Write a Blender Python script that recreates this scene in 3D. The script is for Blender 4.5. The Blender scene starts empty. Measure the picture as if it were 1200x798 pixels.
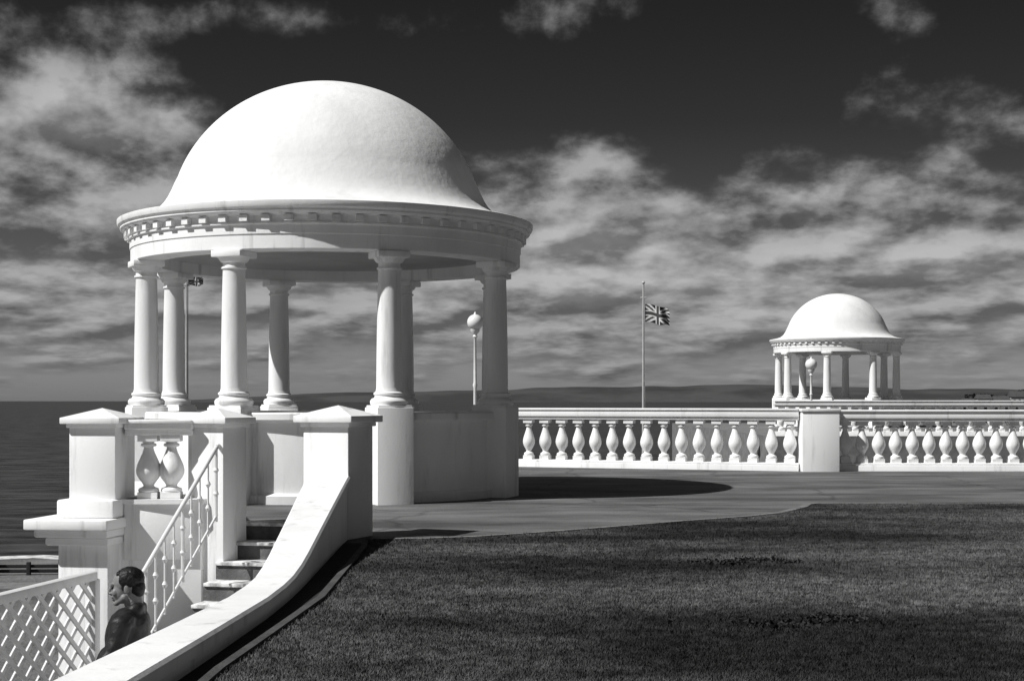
import bpy, bmesh, math, random
import numpy as np
from mathutils import Vector, Matrix
random.seed(4); np.random.seed(4)
scene=bpy.context.scene
COL=scene.collection
R=math.radians

# ------------------------------------------------------------ materials
def mat(name, base, rough=.6, var=.15, scale=3.0, bump=.1, bscale=40., stretch=(1,1,1), spec=.3, dark=None, lo=.35, hi=.7, bdist=.02):
    m=bpy.data.materials.new(name); m.use_nodes=True
    nt=m.node_tree; N=nt.nodes; L=nt.links
    b=N['Principled BSDF']
    b.inputs['Roughness'].default_value=rough
    b.inputs['Specular IOR Level'].default_value=spec
    tc=N.new('ShaderNodeTexCoord'); mp=N.new('ShaderNodeMapping')
    mp.inputs['Scale'].default_value=stretch
    L.new(tc.outputs['Object'],mp.inputs['Vector'])
    n=N.new('ShaderNodeTexNoise'); n.inputs['Scale'].default_value=scale; n.inputs['Detail'].default_value=6; n.inputs['Roughness'].default_value=.6
    L.new(mp.outputs[0],n.inputs['Vector'])
    r=N.new('ShaderNodeValToRGB')
    d=dark if dark is not None else base*(1-var)
    r.color_ramp.elements[0].position=lo; r.color_ramp.elements[0].color=(d,d,d,1)
    r.color_ramp.elements[1].position=hi; r.color_ramp.elements[1].color=(base,base,base,1)
    L.new(n.outputs['Fac'],r.inputs[0]); L.new(r.outputs[0],b.inputs['Base Color'])
    if bump>0:
        n2=N.new('ShaderNodeTexNoise'); n2.inputs['Scale'].default_value=bscale; n2.inputs['Detail'].default_value=3
        L.new(tc.outputs['Object'],n2.inputs['Vector'])
        bp=N.new('ShaderNodeBump'); bp.inputs['Strength'].default_value=bump; bp.inputs['Distance'].default_value=bdist
        L.new(n2.outputs['Fac'],bp.inputs['Height']); L.new(bp.outputs[0],b.inputs['Normal'])
    return m
def weather(m,amount=.35,sx=5.,sz=.5):
    nt=m.node_tree;N=nt.nodes;L=nt.links;b=N['Principled BSDF']
    src=b.inputs['Base Color'].links[0].from_socket
    g=N.new('ShaderNodeNewGeometry'); mp=N.new('ShaderNodeMapping'); mp.inputs['Scale'].default_value=(sx,sx,sz)
    L.new(g.outputs['Position'],mp.inputs[0])
    n=N.new('ShaderNodeTexNoise'); n.inputs['Scale'].default_value=1.; n.inputs['Detail'].default_value=6; n.inputs['Roughness'].default_value=.65
    L.new(mp.outputs[0],n.inputs['Vector'])
    mr=N.new('ShaderNodeMapRange'); mr.interpolation_type='SMOOTHSTEP'
    for i,q in enumerate((.54,.74,0,amount)): mr.inputs[i+1].default_value=q
    L.new(n.outputs['Fac'],mr.inputs[0])
    mx=N.new('ShaderNodeMix'); mx.data_type='RGBA'; L.new(mr.outputs[0],mx.inputs['Factor']); L.new(src,mx.inputs['A']); mx.inputs['B'].default_value=(.40,.40,.40,1)
    L.new(mx.outputs['Result'],b.inputs['Base Color'])
WHITE=mat('white_masonry_paint',.88,.6,.12,1.3,.14,30,(1,1,.35),lo=.3,hi=.55,bdist=.012); weather(WHITE,.6)
DOMEW=mat('dome_render_paint',.86,.65,.14,.9,.30,8,(1,1,.5),lo=.35,hi=.6); weather(DOMEW,.28,1.6,.7)
SHADEW=mat('shaded_ceiling_white',.55,.7,.15,1.5,.2,20)  # darker copy of the white: ceiling shade put into the colour
METW=mat('white_metal_paint',.8,.4,.15,6,.05,60)
STEPT=mat('lit_stone_tread',.75,.8,.6,4,.3,40,lo=.4,hi=.56)  # step stone lightened in colour so the treads read as sunlit
STEPR=mat('shaded_stone_riser',.13,.85,.6,4,.5,30)  # same step stone, shade on the upright faces put into a darker colour
CONC=mat('kerb_concrete',.22,.85,.4,3,.3,40)
SOIL=mat('soil',.035,.95,.5,8,.5,40)
BEACH=mat('shingle',.2,.95,.5,.25,.6,6,bdist=.2)
FOAM=mat('surf_foam',.7,.8,.6,1.2,.3,6,lo=.4,hi=.55)
WOOD=mat('dark_timber',.03,.8,.4,3,.3,20)
SKIN=mat('skin',.22,.5,.15,20,.05,200)
HAIR=mat('hair',.012,.5,.6,60,.8,120,bdist=.004)
JACKET=mat('dark_jacket',.022,.5,.5,12,.4,22,spec=.3,bdist=.02)
TROUS=mat('trousers',.03,.85,.3,20,.3,60)
SHOE=mat('shoe_leather',.015,.4,.2,20,.1,60)
EYE=mat('eye_dark',.02,.2,.1,20,0)
GLOBE=mat('opal_globe',.8,.25,.04,2,0)
DARKM=mat('flag_dark',.02,.8,.2,5,0)
LIGHTM=mat('flag_light',.7,.8,.1,5,0)
MIDM=mat('flag_mid',.06,.8,.1,5,0)
POLEM=mat('pole_paint',.5,.5,.2,5,0)
HILL=mat('hazy_hill',.072,.95,.35,.0016,0,1,lo=.4,hi=.6,spec=0)
FOL=mat('foliage',.05,.8,.6,.3,0)
ROOF=mat('roof_slate',.08,.8,.3,1,0)
HOUSEW=mat('house_wall',.4,.8,.2,1,0)
WEED=mat('weed_leaves',.02,.7,.5,20,0)
BENCH=mat('bench_wood',.12,.6,.4,10,.3,30,(1,1,8))
KERBD=mat('kerb_dark',.09,.9,.5,3,.5,40)

def pave_mat():
    m=mat('worn_tarmac_path',.17,.75,.65,.5,.3,30,(.8,2.0,1),lo=.36,hi=.66,bdist=.012)
    nt=m.node_tree;N=nt.nodes;L=nt.links;b=N['Principled BSDF']
    tc=[n for n in N if n.bl_idname=='ShaderNodeTexCoord'][0]
    ramp=[n for n in N if n.bl_idname=='ShaderNodeValToRGB'][0]
    f=N.new('ShaderNodeTexNoise'); f.inputs['Scale'].default_value=45; f.inputs['Detail'].default_value=4
    L.new(tc.outputs['Object'],f.inputs['Vector'])
    mr=N.new('ShaderNodeMapRange'); mr.inputs[1].default_value=.3; mr.inputs[2].default_value=.7; mr.inputs[3].default_value=.65; mr.inputs[4].default_value=1.35
    L.new(f.outputs['Fac'],mr.inputs[0])
    v=N.new('ShaderNodeTexVoronoi'); v.feature='DISTANCE_TO_EDGE'; v.inputs['Scale'].default_value=.33
    w=N.new('ShaderNodeTexNoise'); w.inputs['Scale'].default_value=1.2; w.inputs['Detail'].default_value=5
    L.new(tc.outputs['Object'],w.inputs['Vector'])
    mx=N.new('ShaderNodeMix'); mx.data_type='VECTOR'; mx.inputs['Factor'].default_value=.35
    L.new(tc.outputs['Object'],mx.inputs['A']); L.new(w.outputs['Color'],mx.inputs['B'])
    L.new(mx.outputs['Result'],v.inputs['Vector'])
    cr=N.new('ShaderNodeMapRange'); cr.inputs[1].default_value=0; cr.inputs[2].default_value=.012; cr.inputs[3].default_value=.6; cr.inputs[4].default_value=1
    L.new(v.outputs['Distance'],cr.inputs[0])
    mu=N.new('ShaderNodeMath'); mu.operation='MULTIPLY'; L.new(mr.outputs[0],mu.inputs[0]); L.new(cr.outputs[0],mu.inputs[1])
    mm=N.new('ShaderNodeMix'); mm.data_type='RGBA'; mm.blend_type='MULTIPLY'; mm.inputs['Factor'].default_value=1
    L.new(ramp.outputs[0],mm.inputs['A']); L.new(mu.outputs[0],mm.inputs['B']); L.new(mm.outputs['Result'],b.inputs['Base Color'])
    return m
PAVE=pave_mat()
def lawn_mat(name,k=1.,bump=True):
    m=bpy.data.materials.new(name); m.use_nodes=True
    nt=m.node_tree;N=nt.nodes;L=nt.links;b=N['Principled BSDF']; b.inputs['Roughness'].default_value=.9; b.inputs['Specular IOR Level'].default_value=.1
    g=N.new('ShaderNodeNewGeometry')
    mp=N.new('ShaderNodeMapping'); mp.inputs['Rotation'].default_value=(0,0,R(-28)); mp.inputs['Scale'].default_value=(.7,1.3,1); L.new(g.outputs['Position'],mp.inputs[0])
    a=N.new('ShaderNodeTexNoise'); a.inputs['Scale'].default_value=.42; a.inputs['Detail'].default_value=5; a.inputs['Roughness'].default_value=.58
    f=N.new('ShaderNodeTexNoise'); f.inputs['Scale'].default_value=9; f.inputs['Detail'].default_value=5
    L.new(mp.outputs[0],a.inputs['Vector']); L.new(g.outputs['Position'],f.inputs['Vector'])
    r=N.new('ShaderNodeValToRGB'); e=r.color_ramp.elements
    e[0].position=.40; e[0].color=(.026*k,)*3+(1,); e[1].position=.64; e[1].color=(.13*k,)*3+(1,)
    L.new(a.outputs['Fac'],r.inputs[0])
    mr=N.new('ShaderNodeMapRange'); mr.inputs[1].default_value=.3; mr.inputs[2].default_value=.7; mr.inputs[3].default_value=.45; mr.inputs[4].default_value=1.5
    L.new(f.outputs['Fac'],mr.inputs[0])
    mm=N.new('ShaderNodeMix'); mm.data_type='RGBA'; mm.blend_type='MULTIPLY'; mm.inputs['Factor'].default_value=1
    L.new(r.outputs[0],mm.inputs['A']); L.new(mr.outputs[0],mm.inputs['B']); L.new(mm.outputs['Result'],b.inputs['Base Color'])
    if bump:
        bp=N.new('ShaderNodeBump'); bp.inputs['Strength'].default_value=.5; bp.inputs['Distance'].default_value=.02
        f2=N.new('ShaderNodeTexNoise'); f2.inputs['Scale'].default_value=40; f2.inputs['Detail'].default_value=4
        L.new(g.outputs['Position'],f2.inputs['Vector'])
        L.new(f2.outputs['Fac'],bp.inputs['Height']); L.new(bp.outputs[0],b.inputs['Normal'])
    return m
LAWN=lawn_mat('mown_grass',.75); BLADE=lawn_mat('grass_blades',1.1,False)
def sea_mat():
    m=bpy.data.materials.new('sea_water'); m.use_nodes=True
    nt=m.node_tree;N=nt.nodes;L=nt.links;b=N['Principled BSDF']
    b.inputs['Roughness'].default_value=.45; b.inputs['Specular IOR Level'].default_value=.15
    tc=N.new('ShaderNodeTexCoord'); mp=N.new('ShaderNodeMapping'); mp.inputs['Scale'].default_value=(.16,.42,1)
    L.new(tc.outputs['Object'],mp.inputs[0])
    n=N.new('ShaderNodeTexNoise'); n.inputs['Scale'].default_value=.9; n.inputs['Detail'].default_value=10; n.inputs['Roughness'].default_value=.7
    L.new(mp.outputs[0],n.inputs['Vector'])
    r=N.new('ShaderNodeValToRGB'); r.color_ramp.elements[0].position=.38; r.color_ramp.elements[0].color=(.014,)*3+(1,)
    r.color_ramp.elements[1].position=.66; r.color_ramp.elements[1].color=(.085,)*3+(1,)
    L.new(n.outputs['Fac'],r.inputs[0]); L.new(r.outputs[0],b.inputs['Base Color'])
    bp=N.new('ShaderNodeBump'); bp.inputs['Strength'].default_value=.7; bp.inputs['Distance'].default_value=.5
    L.new(n.outputs['Fac'],bp.inputs['Height']); L.new(bp.outputs[0],b.inputs['Normal'])
    return m
SEA=sea_mat()

# ------------------------------------------------------------ helpers
def empty(name,loc=(0,0,0),rz=0):
    o=bpy.data.objects.new(name,None); o.location=loc; o.rotation_euler=(0,0,rz); COL.objects.link(o); return o
def finish(me,m,smooth=None):
    if m is not None: me.materials.append(m)
    if smooth is not None:
        for p in me.polygons: p.use_smooth=True
        me.set_sharp_from_angle(angle=R(smooth))
def addobj(name,me,parent=None,loc=(0,0,0),rz=0):
    o=bpy.data.objects.new(name,me); COL.objects.link(o); o.location=loc; o.rotation_euler=(0,0,rz)
    if parent: o.parent=parent
    return o
def mesh(name,verts,faces,m=None,parent=None,smooth=None,loc=(0,0,0),rz=0):
    me=bpy.data.meshes.new(name); me.from_pydata([tuple(v) for v in verts],[],faces); me.update()
    bm=bmesh.new(); bm.from_mesh(me); bmesh.ops.recalc_face_normals(bm,faces=bm.faces[:]); bm.to_mesh(me); bm.free()
    finish(me,m,smooth)
    return addobj(name,me,parent,loc,rz)
def box(name,c,s,m,parent=None,rz=0,bevel=.012):
    bm=bmesh.new(); bmesh.ops.create_cube(bm,size=1.)
    for v in bm.verts: v.co=Vector((v.co.x*s[0],v.co.y*s[1],v.co.z*s[2]))
    if bevel: bmesh.ops.bevel(bm,geom=bm.edges[:],offset=min(bevel,min(s)*.3),segments=2,affect='EDGES',profile=.5)
    me=bpy.data.meshes.new(name); bm.to_mesh(me); bm.free(); finish(me,m,35)
    return addobj(name,me,parent,c,rz)
def lathe_data(name,prof,seg,m,smooth=38,closed=False):
    v=[];f=[];n=len(prof)
    for i in range(seg):
        a=2*math.pi*i/seg
        for r,z in prof: v.append((max(r,1e-4)*math.cos(a),max(r,1e-4)*math.sin(a),z))
    for i in range(seg):
        j=(i+1)%seg
        for k in range(n-1 if not closed else n):
            l=(k+1)%n
            f.append((i*n+k,j*n+k,j*n+l,i*n+l))
    me=bpy.data.meshes.new(name); me.from_pydata(v,[],f)
    bm=bmesh.new(); bm.from_mesh(me); bmesh.ops.remove_doubles(bm,verts=bm.verts[:],dist=5e-4); bmesh.ops.recalc_face_normals(bm,faces=bm.faces[:]); bm.to_mesh(me); bm.free()
    finish(me,m,smooth); return me
def lathe(name,prof,seg,m,parent=None,loc=(0,0,0),smooth=38,closed=False):
    return addobj(name,lathe_data(name,prof,seg,m,smooth,closed),parent,loc)
def prism(name,pts,z0,z1,m,parent=None):
    n=len(pts); v=[(p[0],p[1],z0) for p in pts]+[(p[0],p[1],z1) for p in pts]
    f=[tuple(range(n))[::-1],tuple(range(n,2*n))]+[(i,(i+1)%n,n+(i+1)%n,n+i) for i in range(n)]
    return mesh(name,v,f,m,parent)
def tube(name,p0,p1,r0,r1,m,parent=None,seg=12):
    p0=Vector(p0);p1=Vector(p1);d=(p1-p0).normalized(); q=d.to_track_quat('Z','Y').to_matrix()
    v=[];f=[]
    for p,r in((p0,r0),(p1,r1)):
        for i in range(seg):
            a=2*math.pi*i/seg; v.append(p+q@Vector((r*math.cos(a),r*math.sin(a),0)))
    for i in range(seg):
        j=(i+1)%seg; f.append((i,j,seg+j,seg+i))
    f.append(tuple(range(seg))); f.append(tuple(range(seg,2*seg)))
    return mesh(name,v,f,m,parent,45)

# ------------------------------------------------------------ pavilion
def pavilion(cx,cy,z0,a0,seg=128):
    P=empty('domed_pavilion',(cx,cy,z0))
    lathe('parapet_wall',[(2.88,-8),(3.12,-8),(3.12,1.29),(2.88,1.29)],seg,WHITE,P,closed=True)
    lathe('parapet_plinth',[(3.12,.0),(3.2,.0),(3.2,.13),(3.12,.17)],seg,WHITE,P)
    lathe('parapet_coping',[(2.80,1.27),(3.16,1.27),(3.2,1.31),(3.24,1.31),(3.24,1.40),(3.22,1.42),(2.80,1.42)],seg,WHITE,P,closed=True)
    lathe('floor',[(0,.02),(2.9,.02)],seg,CONC,P)
    shaft=[(.0,1.53),(.285,1.53),(.30,1.56),(.30,1.60),(.275,1.635),(.235,1.65),(.225,1.68),(.245,1.70),(.245,1.725),(.215,1.745),(.205,1.79)]
    for i in range(9):
        t=i/8.; shaft.append((.203-.030*t**1.6,1.8+t*1.83))
    shaft+=[(.175,3.64),(.198,3.65),(.198,3.675),(.173,3.685),(.173,3.74),(.19,3.75),(.205,3.755),(.235,3.80),(.245,3.825),(0,3.826)]
    sh=lathe_data('column_shaft',shaft,40,WHITE,30)
    for k in range(8):
        a=a0+R(45*k); x,y=3.15*math.cos(a),3.15*math.sin(a)
        box('pedestal_%d'%(k+1),(x,y,-3.25),(.60,.60,9.5),WHITE,P,a,.012)
        box('plinth_%d'%(k+1),(x,y,1.505),(.56,.56,.055),WHITE,P,a,.01)
        addobj('column_%d'%(k+1),sh,P,(x,y,0))
        box('abacus_%d'%(k+1),(x,y,3.874),(.52,.52,.10),WHITE,P,a,.012)
    ent=[(2.93,3.925),(3.34,3.925),(3.36,3.94),(3.36,4.16),(3.375,4.165),(3.375,4.30),(3.41,4.315),(3.41,4.335),(3.385,4.345),(3.385,4.44),
         (3.42,4.45),(3.50,4.475),(3.52,4.50),(3.535,4.50),(3.535,4.53),(3.57,4.56),(3.585,4.60),(3.585,4.65),(3.56,4.66),(3.40,4.69),(2.93,4.70)]
    lathe('entablature',ent,seg,WHITE,P,closed=True,smooth=28)
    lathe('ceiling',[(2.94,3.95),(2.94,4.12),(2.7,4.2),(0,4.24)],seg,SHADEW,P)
    nd=60; v=[];f=[]
    for i in range(nd):
        a=2*math.pi*(i+.5)/nd; c,s=math.cos(a),math.sin(a)
        b0=len(v)
        for z in(4.35,4.447):
            for rr,t in((3.37,-.065),(3.47,-.065),(3.47,.065),(3.37,.065)): v.append((rr*c-t*s,rr*s+t*c,z))
        f+=[(b0,b0+1,b0+2,b0+3),(b0+4,b0+5,b0+6,b0+7),(b0,b0+1,b0+5,b0+4),(b0+1,b0+2,b0+6,b0+5),(b0+2,b0+3,b0+7,b0+6),(b0+3,b0,b0+4,b0+7)]
    mesh('dentils',v,f,WHITE,P)
    prof=[(3.42,4.685),(3.20,4.73),(3.02,4.79),(2.90,4.87),(2.815,4.96),(2.745,5.07),(2.685,5.19),(2.635,5.31)]
    for i in range(0,41):
        t=R(18.5)+ (math.pi/2-R(18.5))*i/40.
        prof.append((2.72*math.cos(t),4.62+2.52*math.sin(t)))
    lathe('dome',prof,seg,DOMEW,P,smooth=60)
    return P
pavilion(-3.22,26.41,0,R(-65.55))
pavilion(17.55,81.5,.25,R(-111.0),96)

# ------------------------------------------------------------ balustrades
def bal_profile(h,k=1.):
    p=[(.0,.10),(.115,.10),(.125,.13),(.115,.16),(.07,.185),(.062,.21),(.085,.26),(.125,.33),(.148,.40),(.150,.46),(.135,.54),(.105,.63),(.075,.72),(.058,.79),(.056,.815),(.09,.83),(.095,.85),(.085,.87),(.06,.88),(.065,.89),(.10,.905),(0,.905)]
    return [(r*k,z*h) for r,z in p]
BALM={}
def baluster_mesh(h,k):
    key=(round(h,3),k)
    if key in BALM: return BALM[key]
    me=lathe_data('baluster',bal_profile(h,k),24,WHITE,40)
    bm=bmesh.new(); bm.from_mesh(me)
    for z0,z1 in((0,.10*h),(.905*h,h)):
        w=.23*k
        bmesh.ops.create_cube(bm,size=1.,matrix=Matrix.Translation((0,0,(z0+z1)/2))@Matrix.Diagonal((w,w,z1-z0,1)))
    bm.to_mesh(me); bm.free(); BALM[key]=me; return me
def beam(name,p0,p1,z0,z1,w,m,parent,bevel=.015):
    d=Vector((p1[0]-p0[0],p1[1]-p0[1])); return box(name,((p0[0]+p1[0])/2,(p0[1]+p1[1])/2,(z0+z1)/2),(d.length,w,z1-z0),m,parent,math.atan2(d.y,d.x),bevel)
def balustrade(p0,p1,zb,zt,spacing,plinth=.18,k=1.,start=.5,foot=-.6,railh=.27,w=.34):
    P=empty('balustrade'); d=Vector((p1[0]-p0[0],p1[1]-p0[1])); Ln=d.length; u=d/Ln; rz=math.atan2(d.y,d.x)
    beam('plinth',p0,p1,zb+foot,zb+plinth-.05,w+.06,WHITE,P)
    beam('plinth_course',p0,p1,zb+plinth-.05,zb+plinth,w,WHITE,P)
    beam('rail_bed',p0,p1,zt-railh,zt-railh+.07,w-.04,WHITE,P)
    beam('rail',p0,p1,zt-railh+.07,zt-.05,w+.04,WHITE,P)
    beam('rail_coping',p0,p1,zt-.05,zt,w+.10,WHITE,P)
    h=(zt-railh)-(zb+plinth); me=baluster_mesh(h,k)
    n=int(Ln/spacing); off=(Ln-n*spacing)/2
    for i in range(n):
        s=off+(i+start)*spacing; o=addobj('baluster_%d'%(i+1),me,P,(p0[0]+u.x*s,p0[1]+u.y*s,zb+plinth),rz+random.uniform(-.03,.03))
        o.scale=(random.uniform(.97,1.03),)*2+(1,)
    return P
def pier(name,c,w,zb,zt,rz,cap=.09,parent=None,pyr=.12):
    P=empty(name,(c[0],c[1],0),rz)
    box('shaft',(0,0,(zb+zt-.2)/2),(w,w,zt-.2-zb),WHITE,P)
    box('necking',(0,0,zt-.175),(w+cap*.7,w+cap*.7,.05),WHITE,P)
    box('cap_slab',(0,0,zt-.11),(w+cap*2,w+cap*2,.08),WHITE,P)
    a=(w+cap*2)/2-.015; z=zt-.07
    mesh('cap_pyramid',[(-a,-a,z),(a,-a,z),(a,a,z),(-a,a,z),(0,0,z+pyr)],[(0,1,4),(1,2,4),(2,3,4),(3,0,4)],WHITE,P)
    return P
balustrade((-.2,37.1),(6.60,34.55),0,1.43,.425)
balustrade((7.42,34.6),(27.5,34.6),0,1.40,.385)
bp=empty('balustrade_pier',(7.0,34.45,0))
box('shaft',(0,0,.38),(.84,.62,1.96),WHITE,bp); box('cap_slab',(0,0,1.395),(.9,.68,.07),WHITE,bp)
balustrade((10.5,60.5),(46,60.5),.2,1.62,.42)

# ------------------------------------------------------------ ground, terrace, lawn
terr=[(-1.95,-20),(-1.85,9),(-1.78,12.2),(-1.95,17.4),(-1.98,19.55),(-3.58,19.93),(-3.7,20.6),(-5.75,21),(-6.4,24),(-6.9,27),(-6,31.5),(-3,35),(-.5,37.4),(0,37.25),(6.6,34.8),(7.4,34.8),(75,34.8),(75,-20)]
prism('paved_terrace',terr,-8,0,PAVE)
prism('colonnade_roof',[(-3,37.6),(.5,37.6),(6.8,35.2),(40,35.2),(40,48.5),(-3,48.5)],-8,-.5,CONC)
prism('sea_terrace',[(10.2,60.2),(60,60.2),(60,96),(10.2,96)],-8,.2,CONC)
edge=[(75,23.2),(4.75,23.2),(4.57,23.0),(4.42,22.5),(4.15,21.9),(3.8,21.2),(3.27,20.6),(2.75,20.15),(2.24,19.75),(1.65,19.2),(1.05,18.65),(.41,18.1),(-.39,17.5),(-.98,17.25),(-1.5,17.2),(-1.68,16.9),(-1.62,16.2),(-1.58,13.8),(-1.55,12.0),(-1.66,10.1),(-1.74,8.8),(-1.8,4),(-1.82,-19.9),(75,-19.9)]
def lawnpoly(name,pts,z,m):
    bm=bmesh.new(); vs=[bm.verts.new((p[0],p[1],z)) for p in pts]; f=bm.faces.new(vs); f.normal_update()
    if f.normal.z<0: f.normal_flip()
    bmesh.ops.triangulate(bm,faces=[f]); me=bpy.data.meshes.new(name); bm.to_mesh(me); bm.free(); me.materials.append(m)
    return addobj(name,me)
lawnpoly('lawn',edge,.022,LAWN)
def strip(name,pts,w0,w1,z0,z1,m):
    v=[];f=[];n=len(pts)
    for i,p in enumerate(pts):
        a=Vector(pts[max(i-1,0)]);b=Vector(pts[min(i+1,n-1)]);t=(b-a).normalized(); nn=Vector((-t.y,t.x))
        for w in(w0,w1):
            q=Vector(p)+nn*w
            v.append((q.x,q.y,z0)); v.append((q.x,q.y,z1))
    for i in range(n-1):
        a=i*4;b=a+4
        f+=[(a+1,b+1,b+3,a+3),(a,b,b+1,a+1),(a+2,a+3,b+3,b+2)]
    f+=[(0,1,3,2),(4*n-4,4*n-3,4*n-1,4*n-2)]
    return mesh(name,v,f,m)
strip('path_edging_kerb',edge[1:15],-.005,-.12,-.05,.030,CONC)
strip('lawn_edging_kerb',edge[15:22],0,.06,-.05,.05,KERBD)
strip('soil_border',edge[15:22],-.35,-.005,-.05,.008,SOIL)

pe=np.array(edge[1:15])[::-1]
def top_y(x): return np.where(x>4.7,23.2,np.interp(x,pe[:,0],pe[:,1]))
le=np.array(edge[15:22])
def left_x(y): return np.interp(y,le[::-1,1],le[::-1,0])
N=560000
u=np.random.rand(N); d=1/(1/7.3+(1/23.2-1/7.3)*u)
xs=(np.random.rand(N)*2-1)*d*.36
wob=.03*np.sin(xs*17)+.03*np.sin(xs*41+1)+.03
k=(xs>left_x(d)+.02+.02*np.sin(d*23))&(d<top_y(xs)+wob); xs=xs[k]; ys=d[k]; n=len(xs)
h=(.008+.018*np.random.rand(n)**1.5); w=.002+.002*np.random.rand(n)+ys*.00018
az=np.random.rand(n)*6.28; lean=np.random.rand(n)*.024; la=np.random.rand(n)*6.28
V=np.zeros((n,3,3),dtype=np.float32)
V[:,0,0]=xs-w*np.cos(az);V[:,0,1]=ys-w*np.sin(az);V[:,0,2]=.018
V[:,1,0]=xs+w*np.cos(az);V[:,1,1]=ys+w*np.sin(az);V[:,1,2]=.018
V[:,2,0]=xs+lean*np.cos(la);V[:,2,1]=ys+lean*np.sin(la);V[:,2,2]=.022+h
me=bpy.data.meshes.new('grass'); me.vertices.add(n*3); me.vertices.foreach_set('co',V.ravel()); me.loops.add(n*3); me.loops.foreach_set('vertex_index',np.arange(n*3,dtype=np.int32))
me.polygons.add(n); me.polygons.foreach_set('loop_start',np.arange(0,n*3,3,dtype=np.int32)); me.update(calc_edges=True); me.materials.append(BLADE)
addobj('grass',me)
def weeds(cx,cy,sx,sy,cnt):
    v=[];f=[]
    for i in range(cnt):
        t=random.gauss(0,.45); x=cx+t*sx; y=cy+random.gauss(0,.4)*sy+.15*math.sin(t*4); hh=random.uniform(.015,.04); a=random.uniform(0,6.28); ww=random.uniform(.008,.018); l=random.uniform(.015,.04); b=random.uniform(0,6.28)
        k=len(v); v+=[(x-ww*math.cos(a),y-ww*math.sin(a),.03+hh*.5),(x+l*math.cos(b),y+l*math.sin(b),.02),(x+ww*math.cos(a),y+ww*math.sin(a),.03+hh*.6),(x+l*math.cos(b+.4),y+l*math.sin(b+.4),.03+hh)]
        f.append((k,k+1,k+2,k+3))
    me=bpy.data.meshes.new('weed_patch'); me.from_pydata(v,[],f); me.materials.append(WEED); addobj('weed_patch',me)
weeds(2.25,14.7,.6,.3,300)
weeds(2.1,10.7,.6,.25,360)

# sea, beach
mesh('sea',[(-30000,60,-7.6),(40000,60,-7.6),(40000,60000,-7.6),(-30000,60000,-7.6)],[(0,1,2,3)],SEA)
bx=np.linspace(-160,160,161); v=[];f=[]; fo=[]
for i,x in enumerate(bx):
    sh=90+3*math.sin(x*.05)+1.5*math.sin(x*.17)
    for y,z in((-60,-7.0),(60,-7.05),(74,-7.2),(sh,-7.62)): v.append((x,y,z))
    fo.append((x,sh+.4+.5*math.sin(x*.6)+.4*math.sin(x*1.7)))
for i in range(len(bx)-1):
    for j in range(3): a=i*4+j; f.append((a,a+4,a+5,a+1))
mesh('beach',v,f,BEACH)
strip('surf',fo,-1.3,.5,-7.8,-7.585,FOAM)
g=empty('groyne',(-25.5,77,-7.2),R(4))
for i in range(16): box('post_%d'%i,(-12+i*1.6,0,.1+.14*math.sin(i*2.1)),(.20,.22,1.2),WOOD,g,0,.02)
for i in range(3): box('plank_%d'%i,(0,.16,-.15+i*.25),(25,.08,.17),WOOD,g,0,.01)
strip('promenade',[(-60,66),(-30,66),(-8,66)],0,2.2,-7.3,-6.6,CONC)

def hill(name,pts,y,m,seed):
    rnd=random.Random(seed); n=260; v=[];f=[]; ph=[rnd.uniform(0,6.28) for _ in range(10)]
    x0,x1=pts[0][0],pts[-1][0]
    for i in range(n+1):
        t=i/n; x=x0+(x1-x0)*t
        H=np.interp(x,[a for a,b in pts],[b for a,b in pts])
        H*=1+sum(.07/(q+1)*math.sin((q*1.7+1.3)*9*t+ph[q]) for q in range(10))
        v+=[(x,y,-8),(x,y+300,H*.45),(x,y+900,H),(x,y+2200,-8)]
    for i in range(n):
        for j in range(3): a=i*4+j; f.append((a,a+4,a+5,a+1))
    return mesh(name,v,f,m,None,60)
hill('distant_hills',[(-2900,2),(-2300,32),(-1400,78),(-400,98),(300,112),(1100,122),(2200,132),(3300,118),(4200,104),(5200,80)],12000,HILL,3)
prism('headland',[(116,393),(122,402),(180,430),(260,470),(260,380)],-8,.6,SOIL)
v=[];f=[]
for i in range(7000):
    t=random.random(); x=118+t*62; hh=(.9+4.2*abs(math.sin(t*13+.6))**.8*(.35+.65*min(1,t*2.6)))*(1 if t>.05 else .4)
    y=400+random.uniform(-6,6); z=.4+random.random()**.7*hh; s=random.uniform(.15,.42)
    a=Vector((random.gauss(0,1),random.gauss(0,1),random.gauss(0,1))).normalized(); b=a.cross(Vector((.3,.5,.8))).normalized()
    k=len(v); p=Vector((x,y,z)); v+=[p+a*s,p+b*s,p-a*s,p-b*s]; f.append((k,k+1,k+2,k+3))
me=bpy.data.meshes.new('distant_trees'); me.from_pydata([tuple(q) for q in v],[],f); me.materials.append(FOL); addobj('distant_trees',me)
for i,(hx_,hw,hh) in enumerate(((118.5,3.,2.0),(122.5,3.6,3.0),(127.,4.,2.6),(131.5,4.4,3.9),(137.5,4.,3.2))):
    H=empty('distant_house',(hx_,392,.3))
    box('walls',(0,0,hh*.3),(hw,3,hh*.6),HOUSEW,H,0,0)
    mesh('gable_roof',[(-hw/2-.2,-1.7,hh*.6),(hw/2+.2,-1.7,hh*.6),(hw/2+.2,1.7,hh*.6),(-hw/2-.2,1.7,hh*.6),(-hw/2,0,hh),(hw/2,0,hh)],[(0,1,5,4),(2,3,4,5),(1,2,5),(3,0,4)],ROOF,H)
    box('chimney',(hw*.3,.2,hh+.1),(.4,.4,.7),ROOF,H,0,0)
    for q in(-.3,.0,.3): box('window',(hw*q,-1.51,hh*.32),(hw*.12,.06,hh*.25),EYE,H,0,0)

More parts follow.
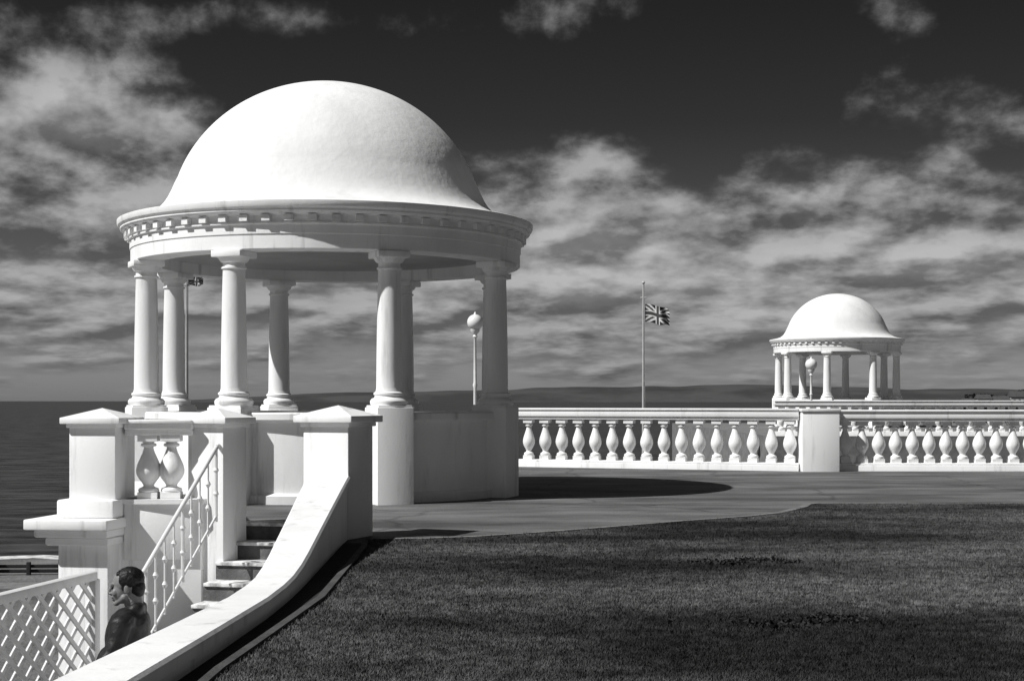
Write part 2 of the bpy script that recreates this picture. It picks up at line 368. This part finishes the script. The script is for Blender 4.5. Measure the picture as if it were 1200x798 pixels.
# ------------------------------------------------------------ left stair podium
pod=empty('stair_podium')
PR=R(-9)
prism('podium_wall',[(-5.60,19.20),(-5.0,19.20),(-4.98,19.22),(-3.98,19.30),(-3.78,19.90),(-4.6,23.2),(-6.2,23.6)],-8,.29,WHITE,pod)
prism('podium_course',[(-5.60,19.16),(-4.1,19.16),(-3.94,19.27),(-3.74,19.86),(-4.6,23.2),(-6.2,23.6)],.29,.35,WHITE,pod)
box('corner_wall',(-5.33,19.30,-4.1),(.66,.75,8),WHITE,pod,PR)
box('ledge_cove',(-5.37,19.26,-.16),(.84,.90,.10),WHITE,pod,PR,.04)
box('ledge_bed',(-5.42,19.24,-.055),(.98,1.0,.10),WHITE,pod,PR,.03)
box('ledge',(-5.46,19.22,.06),(1.10,1.10,.13),WHITE,pod,PR,.02)
box('corner_base',(-5.31,19.34,.24),(.76,.80,.23),WHITE,pod,PR,.03)
pier('gate_pier',(-5.27,19.40),.62,.34,1.46,PR)
pier('gate_pier',(-3.83,19.60),.54,-1.4,1.46,R(-23))
pier('gate_pier',(-2.05,17.80),.60,-1.4,1.50,R(-23))
balustrade((-4.95,19.36),(-4.10,19.42),.17,1.36,.29,plinth=.18,k=1.08,railh=.20,w=.30)
# stairs
st=empty('stone_staircase')
dv=Vector((-.22,-.975)).normalized(); rv=Vector((.975,-.22))
TL=Vector((-3.62,19.93)); rise=.225; run=.36; W=1.72
for i in range(1,7):
    a=TL+dv*(run*(i-1)); c=a+rv*(W/2)+dv*(run/2); z=-rise*i
    rz=math.atan2(rv.y,rv.x)
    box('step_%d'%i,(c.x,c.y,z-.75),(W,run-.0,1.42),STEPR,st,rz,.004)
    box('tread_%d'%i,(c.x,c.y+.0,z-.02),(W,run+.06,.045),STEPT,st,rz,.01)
c=TL+rv*(W/2); box('riser_top',(c.x,c.y,-.14),(W,.05,.18),STEPR,st,math.atan2(rv.y,rv.x),.004)
box('top_nosing',(c.x,c.y+.06,-.018),(W,.25,.05),STEPT,st,math.atan2(rv.y,rv.x),.01)
prism('lower_path',[(-4.5,3),(-2.2,3),(-2.1,12),(-2.2,17.9),(-4.3,19.2),(-5.2,19.2),(-4.6,17.5)],-8,-1.355,CONC)
secs=[(17.45,-2.37,-1.87,.74),(16.2,-2.30,-1.84,.605),(14.6,-2.205,-1.80,.43),(13.2,-2.125,-1.765,.275),(12.7,-2.10,-1.755,.225),(12.2,-2.08,-1.75,.19),(11.7,-2.075,-1.752,.175),(11.0,-2.09,-1.765,.17),(9.5,-2.19,-1.83,.18),(7.7,-2.33,-1.92,.19),(6,-2.42,-2.0,.19),(3,-2.55,-2.15,.19)]
v=[];f=[]
for y,l,r_,z in secs:
    v+=[(l+.03,y,-8),(l+.03,y,z-.09),(l,y,z-.09),(l,y,z-.02),(l+.02,y,z),(r_-.02,y,z),(r_,y,z-.02),(r_,y,z-.09),(r_-.03,y,z-.09),(r_-.03,y,-8)]
for i in range(len(secs)-1):
    for j in range(9): a=i*10+j; f.append((a,a+1,a+11,a+10))
f.append(tuple(range(10))); f.append(tuple(range(len(v)-10,len(v))))
mesh('stair_string_wall',v,f,WHITE,None,30)
# handrail
hr=empty('stair_handrail')
A=Vector((-3.74,19.10,1.02)); B=Vector((-4.22,17.25,-.36))
tube('rail',A,B,.028,.028,METW,hr)
tube('rail_end',A,A+Vector((-.02,.25,.02)),.028,.028,METW,hr)
tube('rail_foot',B,B+Vector((-.03,-.14,-.04)),.028,.028,METW,hr)
tube('lower_rail',A+Vector((0,0,-.86)),B+Vector((0,0,-.86)),.016,.016,METW,hr)
ns=9
for i in range(ns):
    p=A.lerp(B,(i+.1)/(ns-.6)); q=p+Vector((0,0,-.93)); big=i%4==0
    r=.022 if big else .013
    tube('baluster_%d'%i,p,q,r,r,METW,hr,8)
    for t in(.3,.62):
        kz=p.z-.93*t; lathe('knop_%d_%d'%(i,int(t*100)),[(0,-.04),(.02,-.035),(.036,0),(.02,.035),(0,.04)],10,METW,hr,(p.x,p.y,kz))

# lattice fence
lf=empty('lattice_fence')
F0=Vector((-3.63,13.05)); F1=Vector((-4.28,9.6)); dd=(F1-F0); LL=dd.length; ud=dd/LL; rz=math.atan2(ud.y,ud.x); ZT=.06; ZB=-1.30
def fpt(s,z,off=0): return Vector((F0.x+ud.x*s-ud.y*off,F0.y+ud.y*s+ud.x*off,z))
def slat(s0,z0,s1,z1,wd,off,th=.016):
    a=Vector((s0,z0));b=Vector((s1,z1));t=(b-a).normalized();nn=Vector((-t.y,t.x))*wd/2
    pts=[a+nn,b+nn,b-nn,a-nn]; v=[fpt(p.x,p.y,off-th/2) for p in pts]+[fpt(p.x,p.y,off+th/2) for p in pts]
    return v,[(0,1,2,3),(4,5,6,7),(0,1,5,4),(1,2,6,5),(2,3,7,6),(3,0,4,7)]
for sgn,off in((1,.012),(-1,-.012)):
    v=[];f=[]; H=ZT-ZB; sl=.80; step=.25
    s=-H/sl
    while s<LL:
        s0,z0,s1,z1=s,ZB,s+H/sl,ZT
        if s0<0: z0=ZB+(-s0)*sl; s0=0
        if s1>LL: z1=ZT-(s1-LL)*sl; s1=LL
        if sgn<0: z0,z1=ZT+ZB-z0,ZT+ZB-z1
        vv,ff=slat(s0,z0,s1,z1,.040,off); k=len(v); v+=vv; f+=[tuple(i+k for i in q) for q in ff]
        s+=step
    mesh('lattice_slats_%s'%('a' if sgn>0 else 'b'),v,f,METW,lf)
mid=fpt(LL/2,ZT+.03); box('top_rail',mid,(LL,.10,.075),METW,lf,rz); mid=fpt(LL/2,ZB); box('bottom_rail',mid,(LL,.09,.08),METW,lf,rz)
for s in(0,LL*.5,LL): p=fpt(s,(ZT-1.36)/2); box('post',(p.x,p.y,p.z),(.10,.10,ZT+1.36),METW,lf,rz)

# ------------------------------------------------------------ flags, lamps
def flag(name,px,d,ztop,zb,fl,fh,zfo,ang=0,droop=.22):
    P=empty(name,(px,d,0),ang)
    tube('pole',(0,0,zb),(0,0,ztop),.085,.035,POLEM,P,12)
    lathe('finial',[(0,-.06),(.05,-.04),(.07,0),(.05,.05),(0,.08)],12,POLEM,P,(0,0,ztop+.05))
    tube('yard_bracket',(-.12,0,ztop-.55),(.12,0,ztop-.55),.03,.03,POLEM,P,8)
    tube('halyard',(.06,-.02,zb+3),(.06,-.02,ztop-.1),.008,.008,POLEM,P,5)
    nu,nv=56,32; v=[];f=[];mi=[]
    for i in range(nu+1):
        for j in range(nv+1):
            a=i/nu;b=j/nv
            x=.06+fl*a*(1-.12*a); y=.16*math.sin(a*7+b*1.5)*a+.05*math.sin(a*15+b*3)*a
            z=zfo+(b-.5)*fh-droop*fh*a*a+.05*math.sin(a*8+b)*a-.12*fh*math.sin(a*5)*(1-b)*a
            v.append((x,y,z))
    for i in range(nu):
        for j in range(nv):
            k=i*(nv+1)+j; f.append((k,k+nv+1,k+nv+2,k+1))
            X=abs((i+.5)/nu-.5)*2*1.0; Y=abs((j+.5)/nv-.5)*1.0
            dg=abs(Y*2-X)/1.414*.5
            if X<.1 or Y<.10: m_=2
            elif X<.17 or Y<.17: m_=1
            elif dg<.045: m_=2
            elif dg<.13: m_=1
            else: m_=0
            mi.append(m_)
    o=mesh('union_flag',v,f,DARKM,P,80); o.data.materials.append(LIGHTM); o.data.materials.append(MIDM)
    for p,m_ in zip(o.data.polygons,mi): p.material_index=m_
flag('flagpole',5.23,60,6.25,-7.3,1.10,.70,5.10,R(-12),.42)
flag('flagpole',-12.95,60,6.75,-7.3,.70,.34,6.38,R(20),.1)
def lamp(x,y,zb,zg,r):
    P=empty('globe_street_lamp',(x,y,zb)); H=zg-zb
    lathe('post',[(0,0),(.22,0),(.22,.12),(.15,.16),(.13,.5),(.16,.53),(.09,.6),(.06,.75),(.05,H*.55),(.075,H*.57),(.05,H*.59),(.042,H-r-.25),(.08,H-r-.2),(.05,H-r-.14),(.14,H-r-.03),(.15,H-r+.04),(0,H-r+.04)],20,METW,P)
    n=14; lathe('globe',[(r*math.sin(math.pi*i/n),H-r*math.cos(math.pi*i/n)) for i in range(n+1)],28,GLOBE,P,smooth=80)
    lathe('globe_finial',[(.05,H+r-.01),(.03,H+r+.04),(0,H+r+.09)],12,METW,P)
lamp(-1.15,47,-.5,4.05,.25)
lamp(12.7,64,.2,3.15,.25)

# ------------------------------------------------------------ seated man
MX,MY=-3.02,11.75
man=empty('seated_man',(MX,MY,-1.41)); man.scale=(1.25,)*3
def blob(name,parts,m,voxel,smooth=6,noise=0,parent=man,ns=40):
    bm=bmesh.new()
    for p in parts:
        if p[0]=='e':
            c,r=p[1],p[2]; rot=Matrix.Rotation(p[3],4,'Y') if len(p)>3 else Matrix.Identity(4)
            bmesh.ops.create_icosphere(bm,subdivisions=3,radius=1,matrix=Matrix.Translation(c)@rot@Matrix.Diagonal((r[0],r[1],r[2],1)))
        else:
            a,b,ra,rb=Vector(p[1]),Vector(p[2]),p[3],p[4]; L_=(b-a).length; n=max(3,int(L_/(min(ra,rb)*.3)))
            for i in range(n+1):
                t=i/n; bmesh.ops.create_icosphere(bm,subdivisions=2,radius=ra+(rb-ra)*t,matrix=Matrix.Translation(a.lerp(b,t)))
    me=bpy.data.meshes.new(name); bm.to_mesh(me); bm.free(); me.materials.append(m)
    for p in me.polygons: p.use_smooth=True
    o=addobj(name,me,parent)
    md=o.modifiers.new('r','REMESH'); md.mode='VOXEL'; md.voxel_size=voxel; md.use_smooth_shade=True
    s=o.modifiers.new('s','SMOOTH'); s.iterations=smooth; s.factor=.5
    if noise:
        tx=bpy.data.textures.new(name,'CLOUDS'); tx.noise_scale=ns/1000.; d_=o.modifiers.new('d','DISPLACE'); d_.texture=tx; d_.strength=noise; d_.mid_level=.5
    return o
blob('jacket',[('e',(.02,0,.93),(.140,.19,.2)),('e',(.045,0,1.02),(.115,.17,.11)),('e',(-.03,0,.72),(.155,.175,.2)),('c',(.035,-.16,1.05),(.035,.16,1.05),.074,.074),
  ('c',(.03,-.19,1.04),(-.03,-.25,.78),.070,.060),('c',(-.03,-.25,.78),(-.26,-.16,.685),.058,.044),
  ('c',(.03,.19,1.04),(-.03,.25,.78),.070,.060),('c',(-.03,.25,.78),(-.26,.16,.685),.058,.044),
  ('c',(.085,-.05,1.115),(.085,.05,1.115),.046,.046),('c',(.075,-.060,1.115),(-.045,-.05,1.068),.038,.026),('c',(.075,.060,1.115),(-.045,.05,1.068),.038,.026),
  ('c',(.04,-.26,.90),(-.06,-.285,.86),.022,.014),('c',(.05,-.255,.84),(-.05,-.30,.80),.020,.014),('c',(.10,-.12,.88),(-.06,-.185,.80),.022,.016),('c',(.11,-.10,.78),(-.08,-.17,.70),.024,.016)],JACKET,.010,3,.014,ns=90)
blob('trousers',[('e',(0,0,.57),(.15,.18,.12)),('c',(-.02,-.1,.545),(-.45,-.12,.53),.088,.062),('c',(-.02,.1,.545),(-.45,.12,.53),.088,.062),('c',(-.45,-.12,.53),(-.42,-.12,.12),.062,.045),('c',(-.45,.12,.53),(-.42,.12,.12),.062,.045)],TROUS,.014,4,.012)
for s in(-1,1): blob('shoe_%s'%('r' if s>0 else 'l'),[('c',(-.40,s*.12,.05),(-.60,s*.13,.038),.045,.036),('c',(-.41,s*.12,.05),(-.42,s*.12,.1),.045,.045)],SHOE,.01,3)
head=empty('head',(.005,0,1.25)); head.parent=man; head.rotation_euler=(0,R(-7),R(5))
blob('face',[('e',(.018,0,.030),(.094,.074,.084)),('e',(-.030,0,-.022),(.056,.060,.080)),
  ('e',(-.068,0,-.092),(.020,.024,.018)),('c',(-.005,-.052,-.058),(-.062,-.014,-.092),.020,.018),('c',(-.005,.052,-.058),(-.062,.014,-.092),.020,.018),
  ('c',(-.082,0,.020),(-.104,0,-.020),.008,.010),('c',(-.104,0,-.022),(-.092,0,-.032),.010,.009),('e',(-.092,-.012,-.028),(.010,.007,.007)),('e',(-.092,.012,-.028),(.010,.007,.007)),('c',(-.074,-.036,.024),(-.078,.036,.024),.013,.013),
  ('c',(-.084,-.018,-.051),(-.084,.018,-.051),.0085,.0085),('c',(-.082,-.016,-.066),(-.082,.016,-.066),.008,.008),('e',(-.058,-.040,-.024),(.022,.020,.026)),('e',(-.058,.040,-.024),(.022,.020,.026)),
  ('e',(.018,-.075,-.008),(.017,.008,.030),.15),('e',(.018,.075,-.008),(.017,.008,.030),.15),
  ('c',(.030,0,-.05),(.045,0,-.15),.058,.060)],SKIN,.0038,3,parent=head)
blob('hair',[('e',(.034,0,.044),(.092,.079,.080)),('e',(.072,0,-.010),(.050,.067,.068)),('c',(-.002,-.069,.035),(-.004,-.072,-.010),.013,.008),('c',(-.002,.069,.035),(-.004,.072,-.010),.013,.008),('c',(-.022,-.03,.086),(-.022,.03,.086),.020,.020),('e',(.03,-.066,.045),(.055,.02,.045)),('e',(.03,.066,.045),(.055,.02,.045))],HAIR,.0045,3,.007,parent=head,ns=18)
for s in(-1,1):
    blob('eye_%s'%('r' if s>0 else 'l'),[('e',(-.077,s*.030,.004),(.009,.012,.006))],EYE,.003,1,parent=head)
    blob('eyebrow_%s'%('r' if s>0 else 'l'),[('c',(-.085,s*.016,.028),(-.076,s*.045,.030),.005,.004)],HAIR,.003,1,parent=head)
for s in(-1,1):
    pts=[('e',(-.32,s*.13,.665),(.05,.040,.020)),('c',(-.26,s*.16,.682),(-.30,s*.14,.67),.028,.026)]
    for q,(ln,o_) in enumerate(((.062,-.030),(.072,-.011),(.068,.009),(.052,.028))):
        b=Vector((-.355,s*.125+o_,.663)); c1=b+Vector((-ln*.55,-s*.006,-.004)); c2=c1+Vector((-ln*.45,-s*.004,-.022))
        pts+=[('c',b,c1,.0095,.0085),('c',c1,c2,.0085,.007)]
    pts+=[('c',(-.30,s*.13-s*.035,.665),(-.34,s*.13-s*.058,.655),.012,.0095),('c',(-.34,s*.13-s*.058,.655),(-.365,s*.13-s*.052,.645),.0095,.008)]
    blob('hand_%s'%('r' if s>0 else 'l'),pts,SKIN,.004,2)
be=empty('park_bench',(MX,MY,-1.375)); be.scale=(1.25,)*3
for i in range(4): box('seat_slat_%d'%i,(-.12+i*.095,0,.425),(.08,1.2,.03),BENCH,be)
for i in range(2): box('back_slat_%d'%i,(.235,0,.62+i*.12),(.03,1.2,.09),BENCH,be)
for s in(-.5,.5):
    box('leg_front',(-.12,s,.2),(.06,.06,.41),BENCH,be); box('leg_back',(.2,s,.4),(.05,.06,.8),BENCH,be); box('bearer',(.03,s,.38),(.36,.05,.05),BENCH,be)

# ------------------------------------------------------------ light
sv=Vector((3.72,1.95,-4.6)).normalized()
sd=bpy.data.lights.new('sun','SUN'); sd.energy=5.0; sd.angle=R(.6); sd.color=(1,.997,.99)
so=bpy.data.objects.new('sun',sd); COL.objects.link(so); so.rotation_euler=sv.to_track_quat('-Z','Y').to_euler()
wd=bpy.data.worlds.new('World'); scene.world=wd; wd.use_nodes=True
try:
    wd.cycles.sampling_method='MANUAL'; wd.cycles.sample_map_resolution=256
except Exception as ex: print(ex)
nt=wd.node_tree;Nn=nt.nodes;L=nt.links; bg=Nn['Background']; bg.inputs[1].default_value=.1
sky=Nn.new('ShaderNodeTexSky'); sky.sky_type='NISHITA'; sky.sun_disc=False; sky.sun_elevation=math.asin(-sv.z); sky.sun_rotation=math.atan2(-sv.x,-sv.y)
sc=Nn.new('ShaderNodeSeparateColor'); L.new(sky.outputs[0],sc.inputs[0])
tc=Nn.new('ShaderNodeTexCoord'); sp=Nn.new('ShaderNodeSeparateXYZ'); L.new(tc.outputs['Generated'],sp.inputs[0])
def M(op,a,b=None,c=None,clamp=False):
    n=Nn.new('ShaderNodeMath'); n.operation=op; n.use_clamp=clamp
    for i,x in enumerate((a,b,c)):
        if x is None: continue
        if isinstance(x,(int,float)): n.inputs[i].default_value=x
        else: L.new(x,n.inputs[i])
    return n.outputs[0]
def MR(x,a,b,c,d,interp='LINEAR'):
    n=Nn.new('ShaderNodeMapRange'); n.interpolation_type=interp
    L.new(x,n.inputs[0])
    for i,q in enumerate((a,b,c,d)): n.inputs[i+1].default_value=q
    return n.outputs[0]
X,Y,Z=sp.outputs
Zp=M('MAXIMUM',Z,0.)
zw=M('LOGARITHM',M('ADD',Zp,.04),2.718)
cb=Nn.new('ShaderNodeCombineXYZ'); L.new(M('MULTIPLY',X,11.),cb.inputs[0]); L.new(M('MULTIPLY',Y,3.),cb.inputs[1]); L.new(M('MULTIPLY',zw,3.6),cb.inputs[2])
cb2=Nn.new('ShaderNodeVectorMath'); cb2.operation='ADD'; L.new(cb.outputs[0],cb2.inputs[0]); cb2.inputs[1].default_value=(-.10,0,.22)
def noise(scale,det,rough=.55,dist=0,src=cb.outputs[0]):
    n=Nn.new('ShaderNodeTexNoise'); n.inputs['Scale'].default_value=scale; n.inputs['Detail'].default_value=det; n.inputs['Roughness'].default_value=rough; n.inputs['Distortion'].default_value=dist
    L.new(src,n.inputs['Vector']); return n.outputs['Fac']
n1=noise(1.0,8,.57); n1b=noise(1.0,4,.57,0,cb2.outputs[0]); n2=noise(.55,1,.5)
def gb(cx,cz,sx,sz,amp):
    a=M('DIVIDE',M('SUBTRACT',X,cx),sx); b=M('DIVIDE',M('SUBTRACT',Z,cz),sz)
    q=M('ADD',M('MULTIPLY',a,a),M('MULTIPLY',b,b))
    return M('MULTIPLY',M('POWER',2.718,M('MULTIPLY',q,-1.)),amp)
terms=[gb(-.29,.175,.11,.035,.28),gb(-.27,.095,.16,.045,.25),gb(.24,.095,.24,.05,.30),gb(.02,.085,.18,.045,.22),gb(.32,.185,.07,.03,.20),gb(-.17,.240,.14,.016,.22),gb(.08,.165,.05,.012,.10),
       gb(.08,.215,.18,.035,-.24),MR(Z,.16,.35,-.05,-.10),gb(.0,.045,.7,.04,.16)]
s=n1
for t in terms: s=M('ADD',s,t)
s=M('ADD',s,MR(n2,.35,.65,-.06,.06))
cl=MR(s,.46,.74,0,1,'SMOOTHSTEP')
lit=MR(M('SUBTRACT',n1,n1b),-.10,.10,-1.,1.)
bright=M('ADD',MR(s,.55,.95,1.7,3.4),M('MULTIPLY',lit,1.3))
bright=M('MULTIPLY',M('MAXIMUM',bright,.8),MR(Z,0,.09,.80,1.1))
rmp=Nn.new('ShaderNodeValToRGB'); e=rmp.color_ramp.elements; e[0].position=0; e[0].color=(.66,)*3+(1,); e[1].position=1; e[1].color=(.28,)*3+(1,)
for p,c in((.04,.48),(.08,.31),(.12,.20),(.18,.12),(.27,.08)): q=e.new(p); q.color=(c,c,c,1)
L.new(Z,rmp.inputs[0])
base=M('MULTIPLY',sc.outputs[0],rmp.outputs[0])
mx=Nn.new('ShaderNodeMix'); mx.data_type='FLOAT'; L.new(M('MULTIPLY',cl,.92),mx.inputs['Factor']); L.new(base,mx.inputs['A']); L.new(bright,mx.inputs['B'])
L.new(mx.outputs['Result'],bg.inputs[0])

# ------------------------------------------------------------ camera
cd=bpy.data.cameras.new('camera'); cam=bpy.data.objects.new('camera',cd); COL.objects.link(cam)
cam.location=(0,0,1.6); cam.rotation_euler=(R(90),0,0); cd.lens=53; cd.sensor_width=36; cd.shift_y=.059; cd.clip_end=100000; cd.clip_start=.1
scene.camera=cam
# the layout above is in units of 0.8 m: bring everything to metres
for o in list(scene.objects):
    if o.parent is None:
        o.location=Vector(o.location)*.8
        if o.type in('MESH','EMPTY'): o.scale=Vector(o.scale)*.8
scene.view_settings.view_transform='Standard'; scene.view_settings.look='None'; scene.view_settings.exposure=0
